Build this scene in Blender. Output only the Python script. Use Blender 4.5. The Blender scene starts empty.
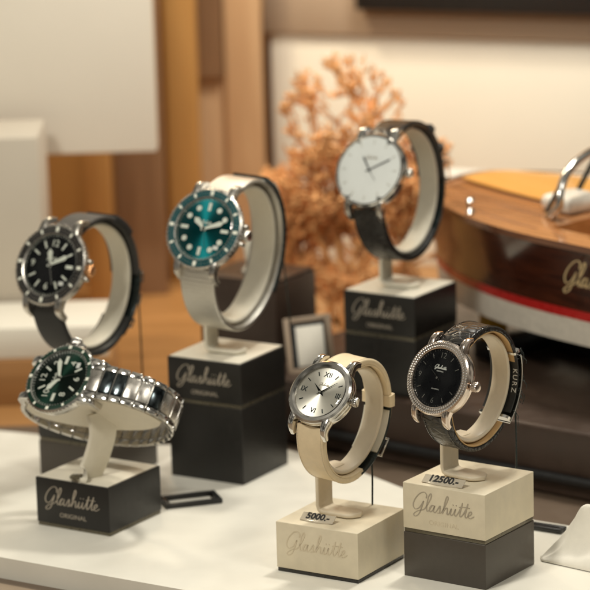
import bpy, bmesh, math, random
from mathutils import Vector, Matrix
random.seed(7)
scene = bpy.context.scene
C = scene.collection
scene.unit_settings.scale_length = 0.01          # one unit is one centimetre
R_ = math.radians
sin, cos, pi = math.sin, math.cos, math.pi

# ------------------------------------------------------------------ materials
def new_mat(name):
    m = bpy.data.materials.new(name); m.use_nodes = True
    nt = m.node_tree; b = nt.nodes['Principled BSDF']
    return m, nt, b

def bump_noise(nt, b, scale, strength, dist=0.02, detail=4):
    tc = nt.nodes.new('ShaderNodeTexCoord'); n = nt.nodes.new('ShaderNodeTexNoise')
    n.inputs['Scale'].default_value = scale; n.inputs['Detail'].default_value = detail
    bp = nt.nodes.new('ShaderNodeBump'); bp.inputs['Strength'].default_value = strength; bp.inputs['Distance'].default_value = dist
    nt.links.new(tc.outputs['Object'], n.inputs['Vector']); nt.links.new(n.outputs['Fac'], bp.inputs['Height'])
    nt.links.new(bp.outputs['Normal'], b.inputs['Normal'])
    return tc, n

def mat(name, col, rough=.5, metal=0., var=.08, nscale=2., bump=.0, bscale=30., spec=.5, coat=0., aniso=0., rvar=.08, sub=0., sheen=0.):
    m, nt, b = new_mat(name)
    b.inputs['Roughness'].default_value = rough; b.inputs['Metallic'].default_value = metal
    b.inputs['Specular IOR Level'].default_value = spec; b.inputs['Coat Weight'].default_value = coat
    b.inputs['Coat Roughness'].default_value = .08
    b.inputs['Anisotropic'].default_value = aniso
    b.inputs['Sheen Weight'].default_value = sheen
    if sub:
        b.inputs['Subsurface Weight'].default_value = sub; b.inputs['Subsurface Radius'].default_value = (.3, .2, .1)
    tc = nt.nodes.new('ShaderNodeTexCoord'); n = nt.nodes.new('ShaderNodeTexNoise')
    n.inputs['Scale'].default_value = nscale; n.inputs['Detail'].default_value = 6
    nt.links.new(tc.outputs['Object'], n.inputs['Vector'])
    r = nt.nodes.new('ShaderNodeMapRange'); r.inputs['From Min'].default_value = .3; r.inputs['From Max'].default_value = .7
    r.inputs['To Min'].default_value = 1 - var; r.inputs['To Max'].default_value = 1 + var
    nt.links.new(n.outputs['Fac'], r.inputs['Value'])
    mx = nt.nodes.new('ShaderNodeVectorMath'); mx.operation = 'SCALE'; mx.inputs[0].default_value = col
    nt.links.new(r.outputs['Result'], mx.inputs['Scale']); nt.links.new(mx.outputs['Vector'], b.inputs['Base Color'])
    r2 = nt.nodes.new('ShaderNodeMapRange'); r2.inputs['From Min'].default_value = .3; r2.inputs['From Max'].default_value = .7
    r2.inputs['To Min'].default_value = max(0, rough - rvar); r2.inputs['To Max'].default_value = min(1, rough + rvar)
    nt.links.new(n.outputs['Fac'], r2.inputs['Value']); nt.links.new(r2.outputs['Result'], b.inputs['Roughness'])
    if bump:
        n2 = nt.nodes.new('ShaderNodeTexNoise'); n2.inputs['Scale'].default_value = bscale; n2.inputs['Detail'].default_value = 4
        nt.links.new(tc.outputs['Object'], n2.inputs['Vector'])
        bp = nt.nodes.new('ShaderNodeBump'); bp.inputs['Strength'].default_value = bump; bp.inputs['Distance'].default_value = .02
        nt.links.new(n2.outputs['Fac'], bp.inputs['Height']); nt.links.new(bp.outputs['Normal'], b.inputs['Normal'])
    return m

def mat_croc(name, col, rough=.35, scale=3.2, strength=.9):
    m, nt, b = new_mat(name)
    b.inputs['Base Color'].default_value = (*col, 1); b.inputs['Roughness'].default_value = rough
    tc = nt.nodes.new('ShaderNodeTexCoord'); mp = nt.nodes.new('ShaderNodeMapping')
    mp.inputs['Scale'].default_value = (1, 1.5, 1.5)
    v = nt.nodes.new('ShaderNodeTexVoronoi'); v.feature = 'DISTANCE_TO_EDGE'; v.inputs['Scale'].default_value = scale
    mr = nt.nodes.new('ShaderNodeMapRange'); mr.inputs['From Max'].default_value = .22
    bp = nt.nodes.new('ShaderNodeBump'); bp.inputs['Strength'].default_value = strength; bp.inputs['Distance'].default_value = .05
    nt.links.new(tc.outputs['Object'], mp.inputs['Vector']); nt.links.new(mp.outputs['Vector'], v.inputs['Vector'])
    nt.links.new(v.outputs['Distance'], mr.inputs['Value']); nt.links.new(mr.outputs['Result'], bp.inputs['Height'])
    nt.links.new(bp.outputs['Normal'], b.inputs['Normal'])
    mix = nt.nodes.new('ShaderNodeMix'); mix.data_type = 'RGBA'
    mix.inputs['A'].default_value = (col[0]*.6, col[1]*.6, col[2]*.6, 1); mix.inputs['B'].default_value = (*col, 1)
    nt.links.new(mr.outputs['Result'], mix.inputs['Factor']); nt.links.new(mix.outputs['Result'], b.inputs['Base Color'])
    return m

def mat_weave(name, col, metal, rough, scale=9.):
    m, nt, b = new_mat(name)
    b.inputs['Base Color'].default_value = (*col, 1); b.inputs['Roughness'].default_value = rough; b.inputs['Metallic'].default_value = metal
    tc = nt.nodes.new('ShaderNodeTexCoord'); mp = nt.nodes.new('ShaderNodeMapping')
    mp.inputs['Scale'].default_value = (1.0, .9, .9); mp.inputs['Rotation'].default_value = (0, 0, .785)
    c = nt.nodes.new('ShaderNodeTexVoronoi'); c.inputs['Scale'].default_value = scale; c.inputs['Randomness'].default_value = .15
    bp = nt.nodes.new('ShaderNodeBump'); bp.inputs['Strength'].default_value = .8; bp.inputs['Distance'].default_value = .04; bp.invert = True
    nt.links.new(tc.outputs['Object'], mp.inputs['Vector']); nt.links.new(mp.outputs['Vector'], c.inputs['Vector'])
    nt.links.new(c.outputs['Distance'], bp.inputs['Height']); nt.links.new(bp.outputs['Normal'], b.inputs['Normal'])
    return m

def mat_wood(name, c1, c2, rough=.4, scale=.25, axis='Z', coat=0.):
    m, nt, b = new_mat(name)
    b.inputs['Roughness'].default_value = rough; b.inputs['Coat Weight'].default_value = coat; b.inputs['Coat Roughness'].default_value = .1
    tc = nt.nodes.new('ShaderNodeTexCoord'); mp = nt.nodes.new('ShaderNodeMapping')
    s = {'X': (.08, 1, 1), 'Y': (1, .08, 1), 'Z': (1, 1, .08)}[axis]
    mp.inputs['Scale'].default_value = s
    n = nt.nodes.new('ShaderNodeTexNoise'); n.inputs['Scale'].default_value = scale * 8; n.inputs['Detail'].default_value = 8; n.inputs['Distortion'].default_value = 1.
    rp = nt.nodes.new('ShaderNodeValToRGB')
    rp.color_ramp.elements[0].position = .35; rp.color_ramp.elements[0].color = (*c1, 1)
    rp.color_ramp.elements[1].position = .68; rp.color_ramp.elements[1].color = (*c2, 1)
    nt.links.new(tc.outputs['Object'], mp.inputs['Vector']); nt.links.new(mp.outputs['Vector'], n.inputs['Vector'])
    nt.links.new(n.outputs['Fac'], rp.inputs['Fac']); nt.links.new(rp.outputs['Color'], b.inputs['Base Color'])
    bp = nt.nodes.new('ShaderNodeBump'); bp.inputs['Strength'].default_value = .15; bp.inputs['Distance'].default_value = .05
    nt.links.new(n.outputs['Fac'], bp.inputs['Height']); nt.links.new(bp.outputs['Normal'], b.inputs['Normal'])
    return m

def mat_sunburst(name, col, rough=.32, lines=60.):
    """brushed from the centre outwards: anisotropic metal with a radial tangent"""
    m, nt, b = new_mat(name)
    b.inputs['Base Color'].default_value = (*col, 1); b.inputs['Metallic'].default_value = 1.
    b.inputs['Roughness'].default_value = rough; b.inputs['Anisotropic'].default_value = .85
    t = nt.nodes.new('ShaderNodeTangent'); t.direction_type = 'RADIAL'; t.axis = 'Z'
    nt.links.new(t.outputs['Tangent'], b.inputs['Tangent'])
    return m

def mat_crystal():
    m = bpy.data.materials.new('crystal'); m.use_nodes = True; nt = m.node_tree
    nt.nodes.clear(); o = nt.nodes.new('ShaderNodeOutputMaterial')
    tr = nt.nodes.new('ShaderNodeBsdfTransparent'); tr.inputs['Color'].default_value = (.97, .98, .98, 1)
    g = nt.nodes.new('ShaderNodeBsdfGlossy'); g.inputs['Roughness'].default_value = .03
    f = nt.nodes.new('ShaderNodeFresnel'); f.inputs['IOR'].default_value = 1.2
    mx = nt.nodes.new('ShaderNodeMixShader')
    nt.links.new(f.outputs['Fac'], mx.inputs['Fac']); nt.links.new(tr.outputs[0], mx.inputs[1]); nt.links.new(g.outputs[0], mx.inputs[2])
    nt.links.new(mx.outputs[0], o.inputs['Surface'])
    return m

M = {}
M['steel'] = mat('steel', (.62, .60, .56), .14, 1., var=.03, rvar=.03)
M['steel_brushed'] = mat('steel_brushed', (.55, .52, .47), .27, 1., var=.05, bump=.1, bscale=60)
M['rose_steel'] = mat('rose_steel', (.68, .585, .51), .17, 1., var=.03, rvar=.04)
M['steel_orange_reflection'] = mat('steel_orange_reflection', (.85, .45, .22), .2, 1., var=.03)  # crown metal tinted orange, a warm reflection put into its colour
M['copper'] = mat('copper', (.82, .43, .17), .38, .15, var=.3, nscale=1.2)
M['dark_metal'] = mat('dark_metal', (.03, .04, .04), .25, .6, var=.05)
M['cream_plastic'] = mat('cream_plastic', (.70, .61, .46), .42, var=.03, bump=.06, bscale=40, sub=.05)
M['ivory_plastic'] = mat('ivory_plastic', (.70, .655, .54), .4, var=.03, bump=.05, bscale=40)
M['cream_block'] = mat('cream_block', (.70, .62, .46), .48, var=.05, nscale=1.3, bump=.18, bscale=38, rvar=.12)
M['dark_block'] = mat('dark_block', (.013, .012, .0105), .38, var=.08, nscale=3, bump=.2, bscale=42, spec=.45, rvar=.06)
M['brown_block'] = mat('brown_block', (.064, .053, .042), .38, var=.06, nscale=3, bump=.2, bscale=42, spec=.5, rvar=.06)
M['seam'] = mat('seam', (.14, .125, .09), .3, .6, var=.05)
M['black_seam'] = mat('black_seam', (.02, .018, .015), .3, var=.05)
M['tablecloth'] = mat('tablecloth', (.77, .74, .65), .5, var=.035, nscale=.35, bump=.12, bscale=12)
M['cloth'] = mat('cloth', (.86, .82, .72), .8, var=.03, bump=.5, bscale=32)
M['white_paint'] = mat('white_paint', (.76, .71, .60), .6, var=.02, nscale=.1, bump=.05, bscale=8)
M['panel_paint'] = mat('panel_paint', (.78, .72, .61), .6, var=.02, nscale=.1, bump=.05, bscale=8)
M['grey_paint'] = mat('grey_paint', (.50, .44, .355), .6, var=.03, nscale=.1, bump=.05, bscale=8)
M['taupe_paint'] = mat('taupe_paint', (.36, .27, .19), .6, var=.03, nscale=.1)
M['black_paint'] = mat('black_paint', (.012, .012, .012), .35)
M['black_leather'] = mat_croc('black_leather', (.016, .014, .012), .27, 1.7, .4)
M['black_calf'] = mat('black_calf', (.018, .018, .017), .42, var=.2, nscale=6, bump=.4, bscale=18)
M['black_fabric'] = mat_weave('black_fabric', (.014, .014, .013), 0., .6, 12)
M['grey_fabric'] = mat_weave('grey_fabric', (.05, .044, .038), 0., .6, 12)
M['tan_leather'] = mat('tan_leather', (.58, .37, .16), .5, var=.08, bump=.3, bscale=20)
M['cream_leather'] = mat('cream_leather', (.78, .64, .42), .42, var=.04, nscale=3, bump=.35, bscale=22)
M['mesh_steel'] = mat_weave('mesh_steel', (.60, .58, .53), 1., .36, 8)
M['dial_black'] = mat('dial_black', (.004, .004, .005), .3, var=.1, spec=.15)
M['dial_white'] = mat('dial_white', (.92, .91, .87), .35, var=.01)
M['dial_silver'] = mat_sunburst('dial_silver', (.86, .80, .70), .42)
M['dial_teal'] = mat_sunburst('dial_teal', (.005, .10, .108), .42)
M['dial_green'] = mat_sunburst('dial_green', (.010, .030, .020), .55)
M['bezel_teal'] = mat('bezel_teal', (.008, .075, .085), .2, .2, coat=.5)
M['bezel_black'] = mat('bezel_black', (.02, .019, .018), .2, coat=.6)
M['bezel_green'] = mat('bezel_green', (.014, .045, .028), .2, .2, coat=.6)
M['lume'] = mat('lume', (.80, .80, .68), .5, var=.02)
M['ink_dark'] = mat('ink_dark', (.02, .02, .02), .4)
M['ink_pale'] = mat('ink_pale', (.42, .37, .30), .45, .3, var=.06)
M['ink_grey'] = mat('ink_grey', (.40, .345, .26), .5, var=.1)
M['ink_faint'] = mat('ink_faint', (.63, .54, .39), .5, var=.05)
M['ink_white'] = mat('ink_white', (.78, .76, .70), .5)
M['gilt'] = mat('gilt', (.75, .58, .32), .35, .7)
M['crystal'] = mat_crystal()
M['stone'] = mat('stone', (.85, .83, .80), .06, .85, var=.15, nscale=8)
M['link_dark'] = mat('link_dark', (.07, .085, .09), .16, 1., var=.1)  # dark hands and numerals; on bracelet links it paints in dark reflections
M['mahogany'] = mat_wood('mahogany', (.024, .0065, .004), (.075, .019, .008), .2, .2, 'X', coat=.6)
M['deck_wood'] = mat_wood('deck_wood', (.33, .135, .045), (.46, .20, .075), .16, .2, 'X', coat=.5)
M['gunwale_wood'] = mat_wood('gunwale_wood', (.10, .035, .015), (.18, .07, .03), .2, .2, 'X', coat=.6)
M['deck_orange'] = mat_wood('deck_orange', (.66, .31, .06), (.74, .38, .10), .35, .2, 'X', coat=.3)
M['red_paint'] = mat('red_paint', (.52, .02, .018), .3, coat=.4)
M['hull_white'] = mat('hull_white', (.74, .69, .60), .35, coat=.3)
M['wood_warm'] = mat_wood('wood_warm', (.42, .21, .06), (.55, .30, .095), .45, .06, 'Z')
M['wood_pale'] = mat_wood('wood_pale', (.50, .31, .165), (.58, .38, .21), .5, .06, 'Z')
M['wood_gap_dark'] = mat_wood('wood_gap_dark', (.20, .11, .055), (.27, .155, .08), .5, .06, 'Z')  # darker wood colour standing in for the dark slot and cabinet opening
M['wood_floor'] = mat_wood('wood_floor', (.29, .14, .045), (.41, .205, .072), .4, .06, 'X')
M['brown_leather'] = mat('brown_leather', (.048, .030, .021), .36, var=.12, nscale=.8, bump=.4, bscale=14)
M['brown_floor'] = mat('brown_floor', (.125, .088, .06), .42, var=.08, nscale=.5, bump=.25, bscale=14)
M['front_wood'] = mat('front_wood', (.30, .225, .155), .5, var=.05, nscale=.3)
M['strap_yellow'] = mat('strap_yellow', (.50, .27, .02), .5, var=.1)
M['acrylic'] = mat('acrylic', (.50, .44, .34), .12, var=.05)
M['glass_tint'] = M['crystal']

# ------------------------------------------------------------------ mesh helpers
def link(name, bm, m, parent=None, smooth=40, sub=None):
    me = bpy.data.meshes.new(name)
    bmesh.ops.recalc_face_normals(bm, faces=bm.faces[:])
    bm.to_mesh(me); bm.free()
    for p in me.polygons: p.use_smooth = True
    me.set_sharp_from_angle(angle=R_(smooth))
    me.materials.append(M[m] if isinstance(m, str) else m)
    o = bpy.data.objects.new(name, me); C.objects.link(o)
    if parent: o.parent = parent
    return o

def thing(name, label, cat, mw=None, group=None):
    o = bpy.data.objects.new(name, None); C.objects.link(o)
    o.empty_display_size = .5
    if mw is not None: o.matrix_world = mw
    o['label'] = label; o['category'] = cat
    if group: o['group'] = group
    return o

def tag(o, label, cat, group=None):
    o['label'] = label; o['category'] = cat
    if group: o['group'] = group
    return o

def struct(o):
    o['kind'] = 'structure'; return o

def add_box(bm, x0, x1, y0, y1, z0, z1, bev=0., seg=2, mw=None):
    vs = [bm.verts.new(p) for p in [(x0,y0,z0),(x1,y0,z0),(x1,y1,z0),(x0,y1,z0),(x0,y0,z1),(x1,y0,z1),(x1,y1,z1),(x0,y1,z1)]]
    fs = [bm.faces.new([vs[i] for i in q]) for q in [(0,3,2,1),(4,5,6,7),(0,1,5,4),(1,2,6,5),(2,3,7,6),(3,0,4,7)]]
    if bev:
        es = list({e for f in fs for e in f.edges})
        r = bmesh.ops.bevel(bm, geom=es, offset=bev, segments=seg, profile=.5, affect='EDGES')
        vs = list({v for f in r['faces'] for v in f.verts} | {v for v in vs if v.is_valid})
    if mw is not None:
        for v in vs: v.co = mw @ v.co
    return vs

def box(name, x0, x1, y0, y1, z0, z1, m, parent=None, bev=0., seg=2):
    bm = bmesh.new(); add_box(bm, x0, x1, y0, y1, z0, z1, bev, seg)
    return link(name, bm, m, parent)

def add_lathe(bm, prof, n=64, mw=None, closed=False):
    """prof: (r,z) pairs turned about z"""
    rings = []
    for r, z in prof:
        if r < 1e-5:
            v = bm.verts.new((0, 0, z)); rings.append([v])
        else:
            rings.append([bm.verts.new((r*cos(2*pi*i/n), r*sin(2*pi*i/n), z)) for i in range(n)])
    pairs = list(zip(rings, rings[1:]))
    if closed: pairs.append((rings[-1], rings[0]))
    for a, b in pairs:
        for i in range(n):
            j = (i+1) % n
            if len(a) == 1 and len(b) == 1: continue
            if len(a) == 1: bm.faces.new((a[0], b[i], b[j]))
            elif len(b) == 1: bm.faces.new((a[i], b[0], a[j]))
            else: bm.faces.new((a[i], b[i], b[j], a[j]))
    if mw is not None:
        for r in rings:
            for v in r: v.co = mw @ v.co

def lathe(name, prof, m, parent=None, n=64, mw=None, closed=False, smooth=30):
    bm = bmesh.new(); add_lathe(bm, prof, n, mw, closed); return link(name, bm, m, parent, smooth)

def add_sweep(bm, frames, sections, cap=True, closed=False):
    """frames: (origin, u, v); sections: list of (a,b) polygons, one list per frame or one shared"""
    rings = []
    for i, (o, u, v) in enumerate(frames):
        s = sections[i] if isinstance(sections[0][0], (list, tuple)) and isinstance(sections[0][0][0], (list, tuple, float, int)) and isinstance(sections[0], list) and isinstance(sections[0][0], tuple) and isinstance(sections[0][0][0], float) is False else sections
        rings.append([bm.verts.new(o + u*a + v*b) for a, b in s])
    k = len(rings[0])
    pr = list(zip(rings, rings[1:]))
    if closed: pr.append((rings[-1], rings[0]))
    for a, b in pr:
        for i in range(k):
            j = (i+1) % k
            bm.faces.new((a[i], a[j], b[j], b[i]))
    if cap and not closed:
        bm.faces.new(rings[0]); bm.faces.new(list(reversed(rings[-1])))

def sweep_var(bm, frames, secs, cap=True, closed=False):
    rings = [[bm.verts.new(o + u*a + v*b) for a, b in s] for (o, u, v), s in zip(frames, secs)]
    k = len(rings[0]); pr = list(zip(rings, rings[1:]))
    if closed: pr.append((rings[-1], rings[0]))
    for a, b in pr:
        for i in range(k):
            j = (i+1) % k
            bm.faces.new((a[i], a[j], b[j], b[i]))
    if cap and not closed:
        bm.faces.new(rings[0]); bm.faces.new(list(reversed(rings[-1])))

def add_tube(bm, pts, r, n=8, cap=True, closed=False):
    pts = [Vector(p) for p in pts]; fr = []; secs = []
    prev = None
    for i, p in enumerate(pts):
        a = pts[i-1] if i or closed else pts[0]; b = pts[(i+1) % len(pts)] if (i+1 < len(pts) or closed) else pts[-1]
        t = (b-a).normalized()
        u = prev if prev is not None else (Vector((0,0,1)) if abs(t.z) < .9 else Vector((1,0,0)))
        u = (u - t*u.dot(t)).normalized(); prev = u
        v = t.cross(u); fr.append((p, u, v))
        rr = r[i] if isinstance(r, (list, tuple)) else r
        secs.append([(rr*cos(2*pi*k/n), rr*sin(2*pi*k/n)) for k in range(n)])
    sweep_var(bm, fr, secs, cap, closed)

def tube(name, pts, r, m, parent=None, n=8, closed=False):
    bm = bmesh.new(); add_tube(bm, pts, r, n, True, closed); return link(name, bm, m, parent, 60)

def spline(pts, n=8):
    pts = [Vector(p) for p in pts]; out = []
    P = [pts[0]*2-pts[1]] + pts + [pts[-1]*2-pts[-2]]
    for i in range(1, len(P)-2):
        for k in range(n):
            t = k/n; a, b, c, d = P[i-1], P[i], P[i+1], P[i+2]
            out.append(.5*((2*b) + (c-a)*t + (2*a-5*b+4*c-d)*t*t + (3*b-a-3*c+d)*t**3))
    out.append(pts[-1]); return out

def rrect(w, h, r=.06, k=3):
    """rounded rectangle section, centred"""
    out = []
    for cx, cy, a0 in ((w/2-r, h/2-r, 0), (-w/2+r, h/2-r, 90), (-w/2+r, -h/2+r, 180), (w/2-r, -h/2+r, 270)):
        for i in range(k+1):
            a = R_(a0 + 90*i/k); out.append((cx+r*cos(a), cy+r*sin(a)))
    return out

def text_mesh(name, s, size, m, parent, mw, ext=.01, align='CENTER', sx=1.):
    cu = bpy.data.curves.new(name, 'FONT'); cu.body = s; cu.size = size; cu.extrude = ext
    cu.align_x = align; cu.align_y = 'CENTER'; cu.resolution_u = 3
    if name == 'figures': cu.offset = .018
    o = bpy.data.objects.new(name, cu); C.objects.link(o)
    bpy.context.view_layer.update()
    dg = bpy.context.evaluated_depsgraph_get()
    me = bpy.data.meshes.new_from_object(o.evaluated_get(dg))
    bpy.data.objects.remove(o)
    me.transform(Matrix.Diagonal((sx, 1, 1, 1))); me.transform(mw)
    me.materials.clear(); me.materials.append(M[m])
    o = bpy.data.objects.new(name, me); C.objects.link(o)
    if parent: o.parent = parent
    return o

# ------------------------------------------------------------------ script lettering
STROKES = [
 [(1.75,1.75),(1.7,2.25),(1.3,2.55),(.7,2.3),(.15,1.5),(.02,.65),(.4,.12),(.95,.35),(1.3,1.0),(1.45,1.35),(1.35,.6),(1.1,-.45),(.6,-.85),(.35,-.55),(.9,-.05),(1.7,.25),
  (2.2,1.2),(2.45,2.1),(2.28,2.5),(2.05,2.0),(2.02,.8),(2.2,.08),(2.5,.25),
  (2.75,.85),(3.1,.98)],
 [(3.1,.95),(2.75,.95),(2.5,.45),(2.7,.05),(3.05,.4),(3.2,.95),(3.15,.3),(3.35,.05),(3.6,.3),(3.95,1.05),(4.05,.6),(4.05,.15),(3.75,.05)],
 [(3.95,.05),(4.35,.25),(4.75,1.3),(4.95,2.2),(4.75,2.5),(4.6,1.8),(4.55,.05)],
 [(4.56,.3),(4.8,.8),(5.05,.95),(5.15,.6),(5.2,.12),(5.45,.15),(5.7,.95),(5.68,.3),(5.85,.05),(6.15,.4),(6.3,.95),(6.28,.3),(6.5,.05),(6.75,.45),(7.05,1.3),(7.15,1.95)],
 [(7.15,1.95),(7.05,.5),(7.2,.05),(7.5,.4),(7.85,1.3),(7.95,1.95)],
 [(7.95,1.95),(7.85,.5),(8.0,.05),(8.3,.3),(8.7,.65),(8.6,.98),(8.32,.75),(8.32,.25),(8.65,.05),(9.2,.4)],
 [(6.75,1.32),(7.5,1.42),(8.35,1.4)],
 [(5.82,1.42),(5.86,1.52)], [(6.28,1.42),(6.32,1.52)],
]
def script_word(name, width, m, parent, mw, only=None, thick=.135, ext=.012):
    k = width/9.2; bm = bmesh.new()
    for si, st in enumerate(STROKES):
        if only is not None and si not in only: continue
        pts = spline([(x + y*.22, y, 0) for x, y in st], 6)
        fr, secs = [], []
        for i, p in enumerate(pts):
            a, b = pts[max(0, i-1)], pts[min(len(pts)-1, i+1)]
            t = (b-a).normalized() if (b-a).length > 1e-6 else Vector((1, 0, 0))
            w = thick*(.55 + .75*abs(t.y)**1.5) * (.6 if i in (0, len(pts)-1) else 1)
            nrm = Vector((-t.y, t.x, 0))
            fr.append((Vector(((p.x-4.6)*k, (p.y-.8)*k, 0)), nrm, Vector((0, 0, 1))))
            secs.append([(-w*k/2, 0), (w*k/2, 0), (w*k/2, ext + si*.0008), (-w*k/2, ext + si*.0008)])
        sweep_var(bm, fr, secs)
    for v in bm.verts: v.co = mw @ v.co
    return link(name, bm, m, parent, 30)

# ------------------------------------------------------------------ camera
PIT, ROLL, H = R_(13.1617), R_(-1.58177), 51.8
cam_d = bpy.data.cameras.new('camera'); cam = bpy.data.objects.new('camera', cam_d); C.objects.link(cam)
cam.matrix_world = Matrix.Translation((0, 0, H)) @ Matrix.Rotation(pi/2 - PIT, 4, 'X') @ Matrix.Rotation(ROLL, 4, 'Z')
cam_d.lens = 3110.6/590*36; cam_d.sensor_width = 36; cam_d.clip_start = 1; cam_d.clip_end = 2000
cam_d.dof.use_dof = True; cam_d.dof.focus_distance = 160.2; cam_d.dof.aperture_fstop = .105; cam_d.dof.aperture_blades = 0
scene.camera = cam
CAMROT = cam.matrix_world.to_3x3()

# ------------------------------------------------------------------ display blocks
# corner F is the foot of the front vertical edge; local x runs along the lettered face, y away from it
def block_frame(x, y, th, z=0):
    t = R_(th)
    return Matrix.Translation((x, y, z)) @ Matrix.Rotation(-t, 4, 'Z')    # local: lettered face spans x -5..0 at y=0

def block(fx, fy, th, z0, z1, m, label, group, letter=None, trim=None, top_inset=None, small=True, name='display_block'):
    t = thing(name, label, 'display block', block_frame(fx, fy, th, z0), group)
    h = z1 - z0; tb = .0
    if trim:
        box('base_trim', -4.96, -.04, .04, 4.96, 0, .22, trim, t, .03); tb = .22
    box('body', -5, 0, 0, 5, tb, h, m, t, .035, 3)
    if top_inset:
        box('top_panel', -4.9, -.1, .1, 4.9, h-.01, h+.045, top_inset, t, .02)
    if letter:
        lt = letter
        f = Matrix.Translation((-2.55, -.003, h*.60)) @ Matrix.Rotation(pi/2, 4, 'X')
        script_word('script_lettering', 3.75, lt, t, f)
        f2 = Matrix.Translation((-2.5, -.003, h*.60-.90)) @ Matrix.Rotation(pi/2, 4, 'X')
        if small: text_mesh('small_lettering', 'ORIGINAL', .36, 'ink_faint' if lt == 'ink_grey' else lt, t, f2, .008, sx=1.12)
    return t

BR = (9.46, 153.22, 34.7); BC = (2.907, 154.79, 31.55); BG = (-10.56, 164.14, 32.7); BT = (-3.264, 173.34, 31.0); BW = (7.115, 180.77, 33.5)
gb = 'display blocks under the watches'
block(*BR, 0, 2.43, 'brown_block', 'low taupe brown block at the bottom under the lettered cream block', gb)
box_r = block(*BR, 2.43, 5.12, 'cream_block', 'cream block with grey script stacked on a taupe block', gb, 'ink_grey', 'seam')
block(*BC, 0, 2.75, 'cream_block', 'single low cream block carrying the cream strapped watch', gb, 'ink_faint', 'black_seam', small=False)
block(*BG, 0, 2.79, 'dark_block', 'single low black block with pale script under the green bracelet watch', gb, 'ink_pale', 'seam', 'ivory_plastic')
block(*BT, 0, 4.54, 'dark_block', 'tall plain dark block at the bottom of the stack under the teal watch', gb)
block(*BT, 4.54, 7.22, 'dark_block', 'black lettered block with ivory top under the teal watch', gb, 'ink_pale', 'seam', 'ivory_plastic')
block(*BW, 2.91, 6.42, 'dark_block', 'tall plain dark block at the bottom of the stack under the white dialled watch', gb)
block(*BW, 6.42, 9.1, 'dark_block', 'black lettered block with ivory top under the white dialled watch', gb, 'ink_pale', 'seam', 'ivory_plastic')
BB = (-11.1, 174.2, 32.)
block(*BB, 0, 2.1, 'brown_block', 'dark brown block behind the green watch, at the bottom of its stack', gb)
block(*BB, 2.1, 4.6, 'dark_block', 'dark block under the black diving watch, on top of its stack', gb, None, 'seam', 'ivory_plastic')

# ------------------------------------------------------------------ watch holders (cuff + bracket)
def ring_frames(A, B, yo, t0, t1, n=48):
    """ellipse in the local YZ plane, dial at the top; section axes = (x, outward)"""
    fr = []
    for i in range(n+1):
        t = R_(t0 + (t1-t0)*i/n)
        p = Vector((0, yo + A*cos(t), -B + B*sin(t)))
        nn = Vector((0, cos(t)*B, sin(t)*A)).normalized()
        fr.append((p, Vector((1, 0, 0)), nn))
    return fr

def cuff_part(pose, A, B, yo, holder, m, w=1.1, t0=64, t1=-236, inset=.42, th=.22):
    bm = bmesh.new()
    fr = [(o - nn*(inset+th/2), u, nn) for o, u, nn in ring_frames(A, B, yo, t0, t1, 60)]
    n = len(fr); secs = []
    for i in range(n):
        e = min(i, n-1-i)/3.; k = math.sqrt(max(.05, 1-(1-min(1, e))**2))
        secs.append(rrect(w*k, th, .09*k+.005))
    sweep_var(bm, fr, secs)
    return link('cuff', bm, m, holder, 60)

def bracket(pose, A, B, yo, ztop, holder, m, inset=.42, w=1.35, dx=-1.22, foot=2.35, fwd=0.):
    """bent strip: leaves the side of the cuff, drops to the block and runs along it to a rounded end"""
    X = pose.to_3x3() @ Vector((1, 0, 0)); Xh = Vector((X.x, X.y, 0)).normalized(); Nh = Vector((-Xh.y, Xh.x, 0))
    low = min((pose @ (o - nn*(inset+.11)) for o, u, nn in ring_frames(A, B, yo, 0, -360, 90)), key=lambda q: q.z)
    base = low + Nh*fwd
    zb = ztop + .16; zt = low.z + .02
    prof = [(-.1, zt-X.z*.5), (dx+.3, zt-X.z*1.0), (dx+.08, zt-.08-X.z*1.0), (dx, zt-.32-X.z), (dx, zb+.3), (dx+.08, zb+.08), (dx+.3, zb)]
    prof += [(dx+.3+(foot-.3)*k/8, zb) for k in range(1, 9)]
    pts = [Vector((base.x, base.y, 0)) + Xh*a + Vector((0, 0, z)) for a, z in prof]
    fr, secs = [], []
    for i, p in enumerate(pts):
        a, b = pts[max(0, i-1)], pts[min(len(pts)-1, i+1)]; t = (b-a).normalized()
        fr.append((p, Nh, t.cross(Nh)))
        d = (len(pts)-1-i)*(foot-.3)/8
        ww = w if d > w/2 else 2*math.sqrt(max(.004, (w/2)**2-(w/2-d)**2))
        secs.append(rrect(ww, .22, min(.08, ww*.3)))
    bm = bmesh.new(); sweep_var(bm, fr, secs)
    # local axes of the holder are world axes moved to its origin
    inv = holder.matrix_world.inverted()
    for v in bm.verts: v.co = inv @ v.co
    return link('bracket', bm, m, holder, 50)

# ------------------------------------------------------------------ watches
def pose(o, yaw, pit, roll):
    ps, ph, rh = R_(yaw), R_(pit), R_(roll)
    n = Vector((-sin(ps)*cos(ph), -cos(ps)*cos(ph), sin(ph)))
    X = Vector((cos(ps), -sin(ps), 0)); Y = n.cross(X)
    X2 = X*cos(rh) - Y*sin(rh); Y2 = n.cross(X2)
    m = Matrix((X2, Y2, n)).transposed().to_4x4(); m.translation = Vector(o)
    return m

def at_hour(h, r, z=0.):
    a = pi/2 - 2*pi*h/12
    return Matrix.Translation((r*cos(a), r*sin(a), z)) @ Matrix.Rotation(a - pi/2, 4, 'Z')

def baton(name, L, w, h, m, parent, mw, bev=.01):
    bm = bmesh.new(); add_box(bm, -w/2, w/2, -L/2, L/2, 0, h, min(bev, w*.3, h*.4), 1, mw); return link(name, bm, m, parent)

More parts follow.
